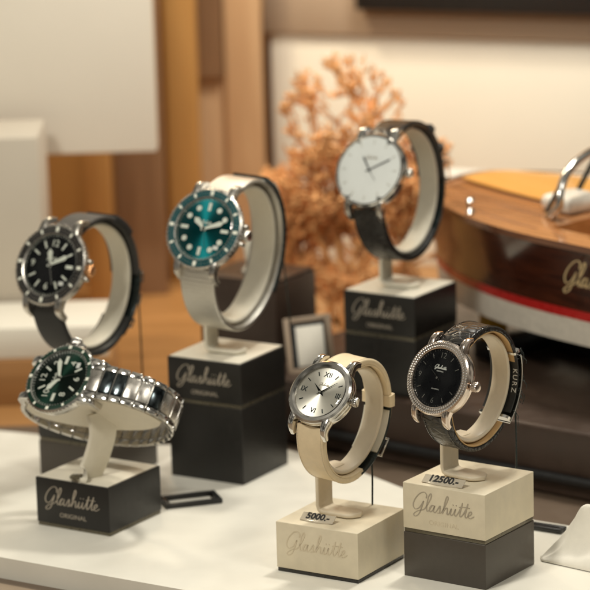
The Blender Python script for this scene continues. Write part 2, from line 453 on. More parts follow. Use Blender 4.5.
def dauphine(name, ang, L, w, m, parent, z, tail=.3):
    bm = bmesh.new(); mw = Matrix.Rotation(-R_(ang), 4, 'Z')
    P = [(0, -tail, z), (w/2, 0, z), (0, L, z), (-w/2, 0, z), (0, -tail*.5, z+.035), (0, L*.93, z+.03), (0, 0, z+.05)]
    v = [bm.verts.new(mw @ Vector(p)) for p in P]
    for q in [(0,1,4),(1,6,4),(1,2,5),(1,5,6),(2,3,5),(3,6,5),(3,0,4),(3,4,6),(0,3,2,1)]: bm.faces.new([v[i] for i in q])
    return link(name, bm, m, parent, 20)

def flat_hand(name, ang, pts, m, parent, z, h=.03):
    bm = bmesh.new(); mw = Matrix.Rotation(-R_(ang), 4, 'Z')
    a = [bm.verts.new(mw @ Vector((x, y, z))) for x, y in pts]; b = [bm.verts.new(mw @ Vector((x, y, z+h))) for x, y in pts]
    n = len(pts); bm.faces.new(list(reversed(a))); bm.faces.new(b)
    for i in range(n): bm.faces.new((a[i], a[(i+1)%n], b[(i+1)%n], b[i]))
    return link(name, bm, m, parent, 20)

def lug(sx, sy, R, m, parent, drop=.85, reach=.5, x=.92, w=.27):
    w *= 1.3
    pts = spline([(sx*(x-.02), sy*(R*.72), -.36), (sx*x, sy*(R*.93), -.34), (sx*x, sy*(R+reach*.5), -.50), (sx*x, sy*(R+reach), -drop)], 5)
    fr, secs = [], []
    for i, p in enumerate(pts):
        a, b = pts[max(0, i-1)], pts[min(len(pts)-1, i+1)]; t = (b-a).normalized(); u = Vector((1, 0, 0)); v = t.cross(u)
        k = i/(len(pts)-1); fr.append((p, u, v)); secs.append(rrect(w*(1.2-.5*k), .62-.32*k, .06, 2))
    bm = bmesh.new(); sweep_var(bm, fr, secs); return link('lug', bm, m, parent, 40)

def crown(R, m, parent, r=.3, L=.4, flutes=22, x0=.02, z=-.38, guards=False):
    mw = Matrix.Translation((R + x0, 0, z)) @ Matrix.Rotation(pi/2, 4, 'Y')
    bm = bmesh.new(); add_lathe(bm, [(0, 0), (r*.55, 0), (r*.55, .1), (r*.9, .12), (r, .17), (r, L), (r*.85, L+.07), (0, L+.1)], flutes*2)
    for v in bm.verts:
        q = math.hypot(v.co.x, v.co.y)
        if q > r*.95:
            a = math.atan2(v.co.y, v.co.x); k = 1 - .09*(round(a/(2*pi)*flutes*2) % 2); v.co.x *= k; v.co.y *= k
    for v in bm.verts: v.co = mw @ v.co
    o = link('crown', bm, m, parent, 30)
    if guards:
        for s in (-1, 1):
            bm = bmesh.new(); add_box(bm, R-.25, R+.28, s*.36-.12, s*.36+.12, -.62, -.2, .08, 2); link('crown_guard', bm, m, parent)
    return o

def a_up(R, A, yo): return math.degrees(math.acos(min(.95, (R-.02-yo)/A)))
def a_dn(R, A, yo): return 180 - math.degrees(math.acos(min(.95, (R-.02+yo)/A)))

def strap_piece(name, A, B, yo, t0, t1, w0, w1, th, m, parent, lining=None, pad=.0, off=0., n=36, lw=.97):
    """off: how far the piece's outer face lies inside (-) or outside (+) the ring"""
    fr = ring_frames(A, B, yo, t0, t1, n); bm = bmesh.new(); f2 = []; secs = []
    lth = .07 if lining else 0.
    for i, (o, u, nn) in enumerate(fr):
        k = i/n; w = w0 + (w1-w0)*k; t = th + pad*max(0, 1-k*2.2)
        f2.append((o + nn*(off - t/2), u, nn)); secs.append(rrect(w, t, min(.1, t*.42), 3))
    sweep_var(bm, f2, secs); s = link(name, bm, m, parent, 50)
    if lining:
        bm = bmesh.new(); f3 = []; secs = []
        for i, (o, u, nn) in enumerate(fr):
            k = i/n; w = (w0 + (w1-w0)*k)*lw; t = th + pad*max(0, 1-k*2.2)
            f3.append((o + nn*(off - t - lth/2 + .01), u, nn)); secs.append(rrect(w, lth, .03, 2))
        sweep_var(bm, f3, secs); link('lining', bm, lining, s, 50)
    return s

def stitching(A, B, yo, t0, t1, w, parent, m, off=.012):
    fr = ring_frames(A, B, yo, t0, t1, 40)
    for s in (-1, 1):
        bm = bmesh.new()
        for i in range(0, 40):
            o, u, nn = fr[i]; o2 = o + (fr[i+1][0]-o)*.6
            add_tube(bm, [o + u*s*(w/2-.13) + nn*off, o2 + u*s*(w/2-.13) + nn*off], .016, 5)
        link('stitching', bm, m, parent, 60)

def watch_head(t, R, case_m, bezel_prof, dial_m, bez_m=None, dial_r=None, dz=-.13, th=1.0):
    lathe('case', [(0, -th), (R*.72, -th), (R*.86, -th+.05), (R*.97, -th+.3), (R*.985, -.62), (R*.985, -.34), (R*.95, -.2), (R*.80, -.2)], case_m, t, 96)
    bz = lathe('bezel', bezel_prof, bez_m or case_m, t, 128, closed=True, smooth=22)
    dr = dial_r or R*.86
    d = lathe('dial', [(0, dz), (dr*.5, dz), (dr, dz), (dr, dz-.08), (0, dz-.08)], dial_m, t, 96)
    lathe('crystal', [(0, .035), (dr*.5, .025), (dr*.9, .0), (dr*.985, -.04), (dr*.985, -.06), (dr*.9, -.02), (0, -.0)], 'crystal', t, 96)
    return bz, d

def bracket_holder(P, A, B, yo, ztop, label, m='cream_plastic', w=1.1, **k):
    low = P @ Vector((0, yo, -B))
    h = thing('watch_holder', label, 'watch holder', Matrix.Translation((low.x, low.y, ztop)), 'curved holders inside the watches')
    bm_pose = P
    c = cuff_part(P, A, B, yo, h, m, w, **{q: v for q, v in k.items() if q in ('t0', 't1', 'inset')})
    c.data.transform(h.matrix_world.inverted() @ P)
    bracket(P, A, B, yo, ztop, h, m, **{q: v for q, v in k.items() if q in ('foot', 'dx', 'fwd')})
    return h

# ---- watch with the diamond bezel (front right)
PR = pose((7.15, 154.54, 11.1), 41.2, 23.0, 2.1); RA, RB, RY = 3.33, 3.04, .12
t = thing('wristwatch', 'black dial watch with stone set rosy bezel and black crocodile strap', 'wristwatch', PR)
R = 1.98
bz, d = watch_head(t, R, 'rose_steel', [(R*.985, -.22), (R*.985, -.1), (R*.95, -.03), (R*.80, .0), (R*.775, -.03), (R*.765, -.14), (R*.765, -.22)], 'dial_black', dial_r=R*.775)
bm = bmesh.new()
for row, (rr, n) in enumerate(((R*.845, 76), (R*.925, 84))):
    for i in range(n):
        a = 2*pi*i/n; zz = .012 if row == 0 else -.008
        add_lathe(bm, [(0, .028), (.03, .022), (.056, .0), (.05, -.03), (0, -.03)], 7, Matrix.Translation((rr*cos(a), rr*sin(a), zz)))
link('stone_setting', bm, 'stone', bz, 20)
for sx in (-1, 1):
    for sy in (-1, 1): lug(sx, sy, R, 'rose_steel', t, .80, .33, 1.0, .25)
cr = crown(R, 'rose_steel', t, .27, .38)
for h_ in (1, 2, 4, 5, 7, 8, 10, 11): baton('hour_marker', .26, .055, .03, 'steel', d, at_hour(h_, R*.62, -.128))
for h_, s in ((6, '6'), (9, '9'), (12, '12')):
    text_mesh('numeral', s, .42, 'steel', d, Matrix.Translation(at_hour(h_, R*.60, -.12).translation), .012)
bm = bmesh.new()
for i in range(60):
    if i % 5: add_box(bm, -.008, .008, -.035, .035, 0, .004, 0, 1, at_hour(i/5, R*.735, -.127))
link('minute_track', bm, 'steel', d)
script_word('dial_lettering', .78, 'ink_white', d, Matrix.Translation((.02, .55, -.125)), thick=.26)
text_mesh('dial_lettering', 'ORIGINAL', .10, 'ink_white', d, Matrix.Translation((.02, .36, -.122)), .004)
text_mesh('dial_lettering', 'AUTOMATIC', .085, 'ink_white', d, Matrix.Translation((0, -.58, -.122)), .004)
dauphine('hour_hand', -57, .85, .14, 'link_dark', t, -.09); dauphine('minute_hand', -52, 1.25, .10, 'steel', t, -.06)
lathe('hand_hub', [(0, .0), (.06, 0), (.07, -.02), (.07, -.1)], 'steel', t, 20)
s1 = strap_piece('strap', RA, RB, RY, a_up(1.98, RA, RY), -52, 1.78, 1.6, .27, 'black_leather', t, 'tan_leather', pad=.12)
s2 = strap_piece('strap', RA, RB, RY, a_dn(1.98, RA, RY), 244, 1.78, 1.6, .27, 'black_leather', t, 'tan_leather', pad=.12)
stitching(RA, RB, RY, 45, -45, 1.7, s1, 'ink_dark'); stitching(RA, RB, RY, 135, 225, 1.7, s2, 'ink_dark')
cl = strap_piece('clasp', RA+.1, RB+.1, RY, -48, -112, 1.75, 1.7, .1, 'steel', t, off=.06)
liner = strap_piece('strap_guard', RA, RB, RY, -30, -104, 1.86, 1.86, .1, 'black_calf', t, off=-.20)
for s_ in (-40, -108): strap_piece('clasp_edge', RA, RB, RY, s_, s_-3, 1.92, 1.92, .46, 'steel', t, off=.08, n=3)
fr_ = ring_frames(RA, RB, RY, -71, -71, 1)[0]
# lettering printed on the near half of the guard's inner face, letters stacked along the ring
for ch, a in zip('KURZ', (-62, -68.5, -75, -81.5)):
    o_, u_, n_ = ring_frames(RA, RB, RY, a, a-1, 1)[0]
    tan_ = Vector((0, sin(R_(a))*RA, -cos(R_(a))*RB)).normalized()
    X_ = tan_; Z_ = -n_; Y_ = Z_.cross(X_)
    mm = Matrix((X_, Y_, Z_)).transposed().to_4x4(); mm.translation = o_ - n_*.315 + u_*.75
    text_mesh('guard_lettering', ch, .42, 'ink_white', liner, mm, .006)
bracket_holder(PR, RA, RB, RY, 5.12, 'cream curved holder inside the watch with the stone set bezel')

# black strings of the tag hanging behind this watch
tg = thing('tag_strings', 'frayed black tag strings behind the strap of the stone set watch', 'tag string', PR)
random.seed(5)
dn = PR.to_3x3().inverted() @ Vector((0, 0, -1))
for i in range(26):
    a = R_(random.uniform(-44, -104)); p = Vector((random.uniform(.2, .95), RY + (RA+.12)*cos(a), -RB + (RB+.12)*sin(a)))
    o2 = Vector((0, cos(a), sin(a))); pts = [p]; L_ = random.uniform(.12, .26)
    for k in range(4):
        p = p + o2*L_*(1.1-.35*k) + dn*(.05+.07*k) + Vector((random.uniform(-.08, .08), random.uniform(-.08, .08), random.uniform(-.08, .08))); pts.append(p)
    tube('string', spline(pts, 4), [random.choice((.02, .03, .05))*(1-.03*q) for q in range(17)], 'dark_metal', tg, 6)

# ---- cream strapped watch (front centre)
PC = pose((1.14, 156.13, 10.12), 32.6, 40.1, 5.1); CA, CB, CY = 3.38, 3.2, 0.
t = thing('wristwatch', 'silver dial watch with polished steel bezel and smooth cream leather strap', 'wristwatch', PC)
R = 1.83
bz, d = watch_head(t, R, 'steel', [(R*.995, -.3), (R*1.0, -.2), (R*.985, -.06), (R*.93, .02), (R*.85, .03), (R*.79, -.03), (R*.78, -.14), (R*.78, -.3)], 'dial_silver', dial_r=R*.785, dz=-.15)
for sx in (-1, 1):
    for sy in (-1, 1): lug(sx, sy, R, 'steel', t, .88, .4, 1.02, .26)
crown(R, 'steel', t, .26, .3)
text_mesh('numeral', 'XII', .41, 'link_dark', d, Matrix.Translation(at_hour(12, R*.56, -.14).translation), .015)
for h_, s in ((3, 'III'), (9, 'IX'), (6, 'VI')): text_mesh('numeral', s, .41, 'link_dark', d, Matrix.Translation(at_hour(h_, R*.58, -.14).translation), .015)
for h_ in (1, 2, 4, 5, 7, 8, 10, 11): baton('hour_marker', .24, .05, .035, 'link_dark', d, at_hour(h_, R*.62, -.148))
script_word('dial_lettering', .6, 'ink_grey', d, Matrix.Translation((0, .45, -.145)), thick=.2, ext=.006)
dauphine('hour_hand', -53, .78, .15, 'link_dark', t, -.11); dauphine('minute_hand', 48, 1.08, .10, 'link_dark', t, -.08)
lathe('hand_hub', [(0, -.02), (.055, -.02), (.06, -.04), (.06, -.1)], 'steel', t, 20)
s1 = strap_piece('strap', CA, CB, CY, a_up(1.83, CA, CY), -42, 1.72, 1.6, .30, 'cream_leather', t, 'cream_leather', pad=.10)
s2 = strap_piece('strap', CA, CB, CY, a_dn(1.83, CA, CY), 236, 1.72, 1.6, .30, 'cream_leather', t, 'cream_leather', pad=.10)
stitching(CA, CB, CY, 50, -36, 1.72, s1, 'cream_plastic'); stitching(CA, CB, CY, 128, 230, 1.72, s2, 'cream_plastic')
strap_piece('strap_loop', CA, CB, CY, -38, -50, 1.86, 1.86, .52, 'cream_leather', t, off=.11, n=6)
gd = strap_piece('clasp_band', CA, CB, CY, -46, -128, 1.72, 1.72, .12, 'dark_metal', t, off=-.1)
strap_piece('clasp_plate', CA, CB, CY, -54, -98, 1.62, 1.62, .08, 'ivory_plastic', gd, off=-.225)
cl = strap_piece('clasp', CA, CB, CY, -52, -112, 1.5, 1.4, .12, 'gilt', t, off=.1)
tube('buckle', [Vector((sx*.82, CY + (CA+.25)*cos(R_(a)), -CB + (CB+.25)*sin(R_(a)))) for sx, a in ((-1,-80),(1,-80),(1,-96),(-1,-96))], .07, 'steel', cl, 8, True)
bracket_holder(PC, CA, CB, CY, 2.75, 'cream curved holder inside the watch with the cream strap')

# ---- white dialled watch (back right)
PW = pose((4.56, 180.96, 16.99), 32.4, 27.1, -2.0); WA, WB, WY = 4.25, 4.1, -.05
t = thing('wristwatch', 'plain white dial watch with thin steel bezel and black leather strap', 'wristwatch', PW)
R = 2.3
bz, d = watch_head(t, R, 'steel', [(R*.99, -.25), (R*.99, -.1), (R*.96, .0), (R*.92, .01), (R*.90, -.05), (R*.90, -.25)], 'dial_white', dial_r=R*.905, dz=-.09)
for sx in (-1, 1):
    for sy in (-1, 1): lug(sx, sy, R, 'steel', t, 1.0, .5, 1.08, .28)
crown(R, 'steel', t, .28, .35)
for h_ in range(1, 13): baton('hour_marker', .3, .035, .02, 'ink_grey', d, at_hour(h_, R*.75, -.088))
flat_hand('hour_hand', -35, [(-.04, -.2), (.04, -.2), (.05, .9), (0, 1.0), (-.05, .9)], 'ink_dark', t, -.07, .02)
flat_hand('minute_hand', 62, [(-.03, -.25), (.03, -.25), (.04, 1.4), (0, 1.5), (-.04, 1.4)], 'ink_dark', t, -.045, .02)
flat_hand('second_hand', 140, [(-.012, -.2), (.012, -.2), (.012, .85), (-.012, .85)], 'ink_dark', t, -.02, .015)
script_word('dial_lettering', .8, 'ink_grey', d, Matrix.Translation((0, .75, -.086)), thick=.2, ext=.006)
s1 = strap_piece('strap', WA, WB, WY, a_up(2.3, WA, WY), -62, 2.0, 1.8, .3, 'black_leather', t, 'black_calf', pad=.1)
s2 = strap_piece('strap', WA, WB, WY, a_dn(2.3, WA, WY), 250, 2.0, 1.8, .3, 'black_leather', t, 'black_calf', pad=.1)
for a in (-8, -32): strap_piece('strap_loop', WA, WB, WY, a, a-6, 2.1, 2.1, .55, 'black_calf', t, off=.2, n=4)
strap_piece('clasp', WA, WB, WY, -58, -116, 1.8, 1.8, .18, 'dark_metal', t, off=.02)
tube('buckle', [Vector((sx*1.0, WY + (WA+.3)*cos(R_(a)), -WB + (WB+.3)*sin(R_(a)))) for sx, a in ((-1,-50),(1,-50),(1,-64),(-1,-64))], .08, 'steel', t, 8, True)
bracket_holder(PW, WA, WB, WY, 9.15, 'ivory curved holder inside the white dialled watch', 'ivory_plastic', 1.25)

# ---- diving watches
def diver(P, A, B, yo, R, label, dial_m, bez_m, case_m, crown_m='steel', hands=(-60, 55), numerals=(), lum='lume', df=.78):
    t = thing('wristwatch', label, 'wristwatch', P)
    bz, d = watch_head(t, R, case_m, [(R*.99, -.32), (R*1.02, -.3), (R*1.02, -.12), (R*.99, -.06), (R*(df+.02), -.03), (R*(df-.005), -.06), (R*(df-.01), -.16), (R*(df-.01), -.32)], dial_m, dial_r=R*df, dz=-.17)
    lathe('bezel_insert', [(R*.97, -.06), (R*.965, -.03), (R*(df+.03), -.0), (R*(df+.02), -.05)], bez_m, bz, 128, closed=True)
    bm = bmesh.new()
    for i in range(60):
        mw = Matrix.Rotation(2*pi*i/60, 4, 'Z')
        add_box(bm, R*1.0, R*1.045, -.05, .05, -.28, -.11, .015, 1, mw)
    link('bezel_grip', bm, case_m, bz)
    for i in range(12):
        L = (.25 if i % 3 else .29)*(.97-df)/.19
        baton('bezel_mark', L, .14 if i % 3 else .20, .012, lum, bz, at_hour(i, R*(df+1)/2, -.014))
    bm = bmesh.new()
    for i in range(60):
        if i % 5: add_box(bm, -.009, .009, -.045, .045, 0, .006, 0, 1, at_hour(i/5, R*(df+1.0)/2, -.018))
    if df < .8: link('bezel_ticks', bm, 'ink_grey', bz)
    else: bm.free()
    bm = bmesh.new()
    for i in range(60): add_box(bm, -.012 if i % 5 else -.022, .012 if i % 5 else .022, -.05, .05, 0, .006, 0, 1, at_hour(i/5, R*df-.08, -.168))
    link('minute_track', bm, lum, d)
    bm = bmesh.new(); add_box(bm, -.17, .17, -.12, .12, 0, .02, .01, 1, at_hour(4.5, R*.60, -.168) @ Matrix.Rotation(R_(135), 4, 'Z')); link('date_window', bm, 'ink_white', d)
    lathe('bezel_pip', [(0, .03), (.08, .02), (.1, 0)], lum, bz, 16, at_hour(0, R*(df+.99)/2, .0))
    for h_ in range(12):
        if h_ in numerals:
            text_mesh('numeral', str(h_ or 12), .56, lum, d, Matrix.Translation(at_hour(h_, R*.54, -.15).translation), .02)
        elif h_ % 3 == 0 or not numerals:
            if h_ % 3 == 0: baton('hour_marker', .5, .21, .03, lum, d, at_hour(h_, R*.56, -.168), .02)
            else: lathe('hour_marker', [(0, .03), (.155, .03), (.175, 0)], lum, d, 20, at_hour(h_, R*.57, -.168))
        else: baton('hour_marker', .46, .12, .03, lum, d, at_hour(h_, R*.56, -.168), .02)
    flat_hand('hour_hand', hands[0], [(-.05, -.15), (.05, -.15), (.13, .5), (.18, .75), (0, .98), (-.18, .75), (-.13, .5)], lum, t, -.12, .03)
    flat_hand('minute_hand', hands[1], [(-.05, -.2), (.05, -.2), (.15, 1.05), (0, 1.3), (-.15, 1.05)], lum, t, -.08, .03)
    flat_hand('second_hand', hands[1]+95, [(-.015, -.35), (.015, -.35), (.015, 1.25), (-.015, 1.25)], 'steel', t, -.045, .015)
    lathe('hand_hub', [(0, .0), (.09, 0), (.1, -.03), (.1, -.1)], 'steel', t, 20)
    for sx in (-1, 1):
        for sy in (-1, 1): lug(sx, sy, R, case_m, t, 1.15, .5, 1.15, .33)
    crown(R, crown_m, t, .34, .42, guards=False)
    for s in (-1, 1):
        bm = bmesh.new(); add_box(bm, R-.25, R+.26, s*.52-.13, s*.52+.13, -.66, -.25, .1, 2); link('crown_guard', bm, case_m, t)
    script_word('dial_lettering', .75, lum, d, Matrix.Translation((0, .38, -.165)), thick=.22, ext=.006)
    return t, bz, d

TA, TB, TY = 4.5, 4.0, -.3
PT = pose((-5.13, 173.62, 15.26), 28.5, 28.0, 3.0)
t, bz, d = diver(PT, TA, TB, TY, 2.36, 'teal dial diving watch on a steel mesh band', 'dial_teal', 'bezel_teal', 'steel_brushed', hands=(-52, 68))
s1 = strap_piece('mesh_band', TA, TB, TY, a_up(2.36, TA, TY), -100, 2.25, 2.1, .26, 'mesh_steel', t)
s2 = strap_piece('mesh_band', TA, TB, TY, a_dn(2.36, TA, TY), 262, 2.25, 2.1, .26, 'mesh_steel', t)
cl = strap_piece('clasp', TA, TB, TY, 5, -104, 2.3, 2.3, .36, 'dark_metal', t, off=.2)
strap_piece('clasp_plate', TA, TB, TY, -14, -24, 2.0, 2.0, .3, 'steel', cl, off=.42, n=5)
strap_piece('clasp_plate', TA, TB, TY, -42, -60, 2.0, 2.0, .3, 'steel', cl, off=.42, n=5)
bracket_holder(PT, TA, TB, TY, 7.27, 'ivory curved holder inside the teal diving watch', 'ivory_plastic', 1.5)

QA, QB, QY = 4.15, 4.0, -.2
PB = pose((-14.09, 174.75, 13.15), 32.8, 25.9, .6)
t, bz, d = diver(PB, QA, QB, QY, 2.36, 'black dial diving watch on a dark grey fabric strap', 'dial_black', 'bezel_black', 'steel_brushed', 'steel_orange_reflection', hands=(-15, 62), numerals=(0, 6, 9))
s1 = strap_piece('strap', QA, QB, QY, a_up(2.36, QA, QY), -66, 2.1, 2.0, .28, 'grey_fabric', t, 'black_calf')
s2 = strap_piece('strap', QA, QB, QY, a_dn(2.36, QA, QY), 255, 2.1, 2.0, .28, 'black_fabric', t, 'black_calf')
strap_piece('strap_loop', QA, QB, QY, 2, -26, 2.2, 2.2, .5, 'black_fabric', t, off=.16, n=8)
cl = strap_piece('clasp', QA, QB, QY, -62, -120, 2.05, 2.0, .2, 'dark_metal', t, off=.12)
for a in (-66, -84, -104): tube('buckle', [Vector((sx*1.02, QY + (QA+.22)*cos(R_(q)), -QB + (QB+.22)*sin(R_(q)))) for sx, q in ((-1,a),(1,a),(1,a-6),(-1,a-6))], .09, 'steel', cl, 8, True)
bracket_holder(PB, QA, QB, QY, 4.65, 'ivory curved holder inside the black diving watch', 'ivory_plastic', 1.3)

# ---- green watch lying on its holder (front left): axes given in camera terms (right, up, towards camera)
def cam_pose(o, n, X):
    n = Vector(n).normalized(); X = Vector(X); X = (X - n*X.dot(n)).normalized()
    nw, Xw = CAMROT @ n, CAMROT @ X
    Yw = nw.cross(Xw); m = Matrix((Xw, Yw, nw)).transposed().to_4x4(); m.translation = Vector(o); return m
PG = cam_pose((-13.15, 166.0, 8.70), (-.44, .52, .72), (.32, .85, -.45))
GA, GB, GY = 4.95, 3.0, -1.15
t, bz, d = diver(PG, GA, GB, GY, 2.1, 'dark green dial watch on a polished steel link bracelet', 'dial_green', 'bezel_green', 'steel', hands=(-50, 70), numerals=(0, 2, 4, 6, 8, 10), df=.84)
fr = ring_frames(GA, GB, GY, 0, -360, 720)
# walk the ring by arc length and set one link row every .62
acc = 0; last = None; k = 0
start_t, end_t = 47, -261
ang = start_t; rows = []
step = .25
while ang > end_t:
    a0 = ang; L = 0
    while L < .74 and ang > end_t:
        p0 = Vector((0, GA*cos(R_(ang)), GB*sin(R_(ang)))); ang -= step
        L += (Vector((0, GA*cos(R_(ang)), GB*sin(R_(ang)))) - p0).length
    rows.append((a0, ang))
bl_reflect = (len(rows)-3, len(rows)-4, len(rows)-7)  # link rows coloured dark to imitate reflections in the polished steel
for i, (a0, a1) in enumerate(rows):
    am = (a0+a1)/2; w = 2.15 - .25*min(1, min(i, len(rows)-1-i)/7)
    o_, u_, n_ = ring_frames(GA, GB, GY, am, am-1, 1)[0]
    p0 = ring_frames(GA, GB, GY, a0, a0-1, 1)[0][0]; p1 = ring_frames(GA, GB, GY, a1, a1-1, 1)[0][0]
    T_ = (p1-p0).normalized(); N_ = Vector((1, 0, 0)).cross(T_).normalized()
    if N_.dot(n_) < 0: N_ = -N_
    mm = Matrix((Vector((1, 0, 0)), T_, N_)).transposed().to_4x4(); mm.translation = (p0+p1)/2 - N_*.14
    L = (p1-p0).length
    lk = bpy.data.objects
    bm = bmesh.new(); add_box(bm, -w*.31, w*.31, -L*.44, L*.44, -.13, .15, .035, 2, mm)
    c_ = link('bracelet_link', bm, 'link_dark' if i in bl_reflect else 'steel_brushed', t)
    bm = bmesh.new()
    for s in (-1, 1): add_box(bm, min(s*w*.33, s*w*.5), max(s*w*.33, s*w*.5), -L*.43, L*.43, -.14, .12, .03, 2, mm)
    add_tube(bm, [mm @ Vector((-w*.4, L*.5, 0)), mm @ Vector((w*.4, L*.5, 0))], .06, 6)
    link('side_links', bm, 'steel', c_)
# holder of the green watch: thick crescent under the front of the bracelet, with a curved foot
h = thing('watch_holder', 'thick ivory crescent holder inside the green bracelet watch', 'watch holder', Matrix.Translation((-11.3, 167.2, 2.84)), 'curved holders inside the watches')
bm = bmesh.new()
outer = [(GY + (GA-.36)*cos(R_(a)), -GB + (GB-.36)*sin(R_(a))) for a in range(20, 176, 5)]
inner = [(GY + (GA-.36)*cos(R_(a)), -GB - .55 + .55*sin(R_(20)) + (GB-.36)*sin(R_(20)) - 1.5*math.sin(pi*(a-15)/160)**.8) for a in range(175, 19, -5)]
poly = outer + inner
va = [bm.verts.new((-.98, y, z)) for y, z in poly]; vb = [bm.verts.new((.98, y, z)) for y, z in poly]
n = len(poly); m_ = len(outer)
for i in range(n): bm.faces.new((va[i], va[(i+1)%n], vb[(i+1)%n], vb[i]))
for i in range(m_-1):
    j = n-1-i
    if j-1 >= m_:
        bm.faces.new((va[i], va[i+1], va[j-1], va[j])); bm.faces.new((vb[i+1], vb[i], vb[j], vb[j-1]))
es = [e for e in bm.edges if len(e.link_faces) == 2 and e.calc_face_angle(0) > .9]
bmesh.ops.bevel(bm, geom=es, offset=.08, segments=2, profile=.5, affect='EDGES')
cf = link('cuff', bm, 'ivory_plastic', h, 50); cf.data.transform(h.matrix_world.inverted() @ PG)
st = PG @ Vector((-.75, GY-.6, -2.3))
foot = Vector((-11.9, 165.9, 3.05))
G1 = [st, st + Vector((.1, 0, -1.2)), st.lerp(foot, .62) + Vector((.35, .1, -.2)), foot + Vector((.35, .1, .35)), foot, foot + Vector((-.55, -.25, -.02))]
pts = spline(G1, 6); frm, secs = [], []
side = Vector((.80, .6, 0)).normalized()
for i, p in enumerate(pts):
    a, b = pts[max(0, i-1)], pts[min(len(pts)-1, i+1)]; tt = (b-a).normalized(); u = (side - tt*side.dot(tt)).normalized(); v = tt.cross(u)
    k = i/(len(pts)-1); d_ = (1-k)*3.4; ww = 1.75 if d_ > .6 else 1.75*math.sqrt(max(.03, 1-((.6-d_)/.6)**2))
    frm.append((p, u, v)); secs.append(rrect(ww, .3, min(.12, ww*.3)))
bm = bmesh.new(); sweep_var(bm, frm, secs); br = link('bracket', bm, 'ivory_plastic', h, 50); br.data.transform(h.matrix_world.inverted())
bm = bmesh.new(); add_lathe(bm, [(0, .18), (.3, .16), (.42, .08), (.42, 0), (0, 0)], 24, h.matrix_world.inverted() @ Matrix.Translation((foot.x-.45, foot.y-.25, 3.02)))
link('screw_cap', bm, 'seam', h)

# ------------------------------------------------------------------ price figures on the front blocks
def figures(s, bf, z, x, y, label, size=.56):
    mw = block_frame(*bf, z) @ Matrix.Translation((x, y, 0))
    t = thing('price_figures', label, 'price tag', mw, 'price figures on the block tops')
    w = size*.55*len(s)
    tilt = Matrix.Translation((0, .0, .22)) @ Matrix.Rotation(R_(34), 4, 'X')
    bm = bmesh.new()
    add_box(bm, -w/2-.08, w/2+.08, -.30, .26, -.05, .0, .02, 1, tilt)
    link('plate', bm, 'acrylic', t)
    bm = bmesh.new(); add_lathe(bm, [(0, .10), (.42, .09), (.5, .05), (.5, .004), (0, .004)], 40)
    for v in bm.verts: v.co.x *= w/.95; v.co.y *= .7
    link('base', bm, 'acrylic', t)
    text_mesh('figures', s, size, 'ink_dark', t, tilt @ Matrix.Translation((0, .02, .006)), .012, sx=1.0)
figures('5000.-', BC, 2.75, -2.95, .95, 'small black price figures 5000 on the low cream block')
figures('12500.-', BR, 5.12, -2.85, .62, 'small black price figures on the cream block stacked on a taupe block', .60)

# ------------------------------------------------------------------ security cords
def cord(a, b, label, m='dark_metal', r=.05):
    a, b = Vector(a), Vector(b)
    o = tube('security_cord', spline([a, a.lerp(b, .5)+Vector((.03, .02, 0)), b], 6), r, m); tag(o, label, 'security cord', 'thin cords hanging from the watches')
p = PC @ Vector((.3, CY + CA*cos(R_(-97)), -CB + CB*sin(R_(-97)))); cord(p, (p.x, p.y, 2.76), 'thin dark teal cord hanging behind the cream strapped watch')
p = PR @ Vector((.6, RY + (RA+.1)*cos(R_(-85)), -RB + (RB+.1)*sin(R_(-85)))); cord(p, (p.x+.02, p.y, 3.3), 'thin black cord hanging behind the stone set watch')
p = PT @ Vector((.6, TY + (TA+.4)*cos(R_(-62)), -TB + (TB+.4)*sin(R_(-62)))); cord(p, (p.x+.6, p.y+.5, 5), 'thin dark cord hanging behind the teal diving watch')
p = PB @ Vector((.6, QY + (QA+.3)*cos(R_(-50)), -QB + (QB+.3)*sin(R_(-50)))); cord(p, (p.x+.1, p.y, 0), 'thin dark cord hanging behind the black diving watch')

# ------------------------------------------------------------------ the surface
def slab(name, pts, z0, z1, m, bev=.0, seg=3):
    bm = bmesh.new(); v = [bm.verts.new((x, y, z1)) for x, y in pts]; f = bm.faces.new(v)
    r = bmesh.ops.extrude_face_region(bm, geom=[f]); w = [g for g in r['geom'] if isinstance(g, bmesh.types.BMVert)]
    for q in w: q.co.z = z0
    if bev:
        es = [e for e in bm.edges if all(abs(q.co.z-z1) < 1e-4 for q in e.verts)]
        bmesh.ops.bevel(bm, geom=es, offset=bev, segments=seg, profile=.5, affect='EDGES')
    return link(name, bm, m, None, 40)
struct(slab('table_top', [(-40, 176), (-16.38, 161.09), (-6.16, 154.6), (30, 131.5), (50, 132), (30, 152), (15.85, 163.3), (13.07, 165.1), (9.5, 168.2), (5.86, 172.15), (3.6, 175.6), (-.5, 180.6), (-3, 182.2), (-9.08, 182.6), (-18.6, 186.8), (-42, 196)], -1.2, 0, 'tablecloth', .12))
struct(slab('counter', [(-80, 100), (80, 100), (80, 192), (-80, 192)], -6, -1.2, 'brown_floor'))
struct(slab('wood_floor', [(-80, 192.0), (80, 192.0), (80, 246), (-80, 246)], -6, -1.19, 'wood_floor'))
o = struct(slab('cabinet_front', [(-60, 120), (60, 60), (60, 100), (31, 130), (-7, 154.1), (-17, 160.6), (-40, 175)], -3.4, -1.19, 'front_wood', .1))

# leather platform that carries the boat
t = thing('leather_platform', 'long dark brown leather platform under the model boat', 'platform', Matrix.Translation((5.79, 180.9, 0)) @ Matrix.Rotation(R_(-39.5), 4, 'Z'))
box('body', -13.5, 70, .0, 42, -1.19, 2.9, 'brown_leather', t, .25, 3)
tube('base_rail', [(-13.6, -.25, .0), (30, -.25, .0), (70, -.25, .0)], .33, 'black_paint', t, 12)

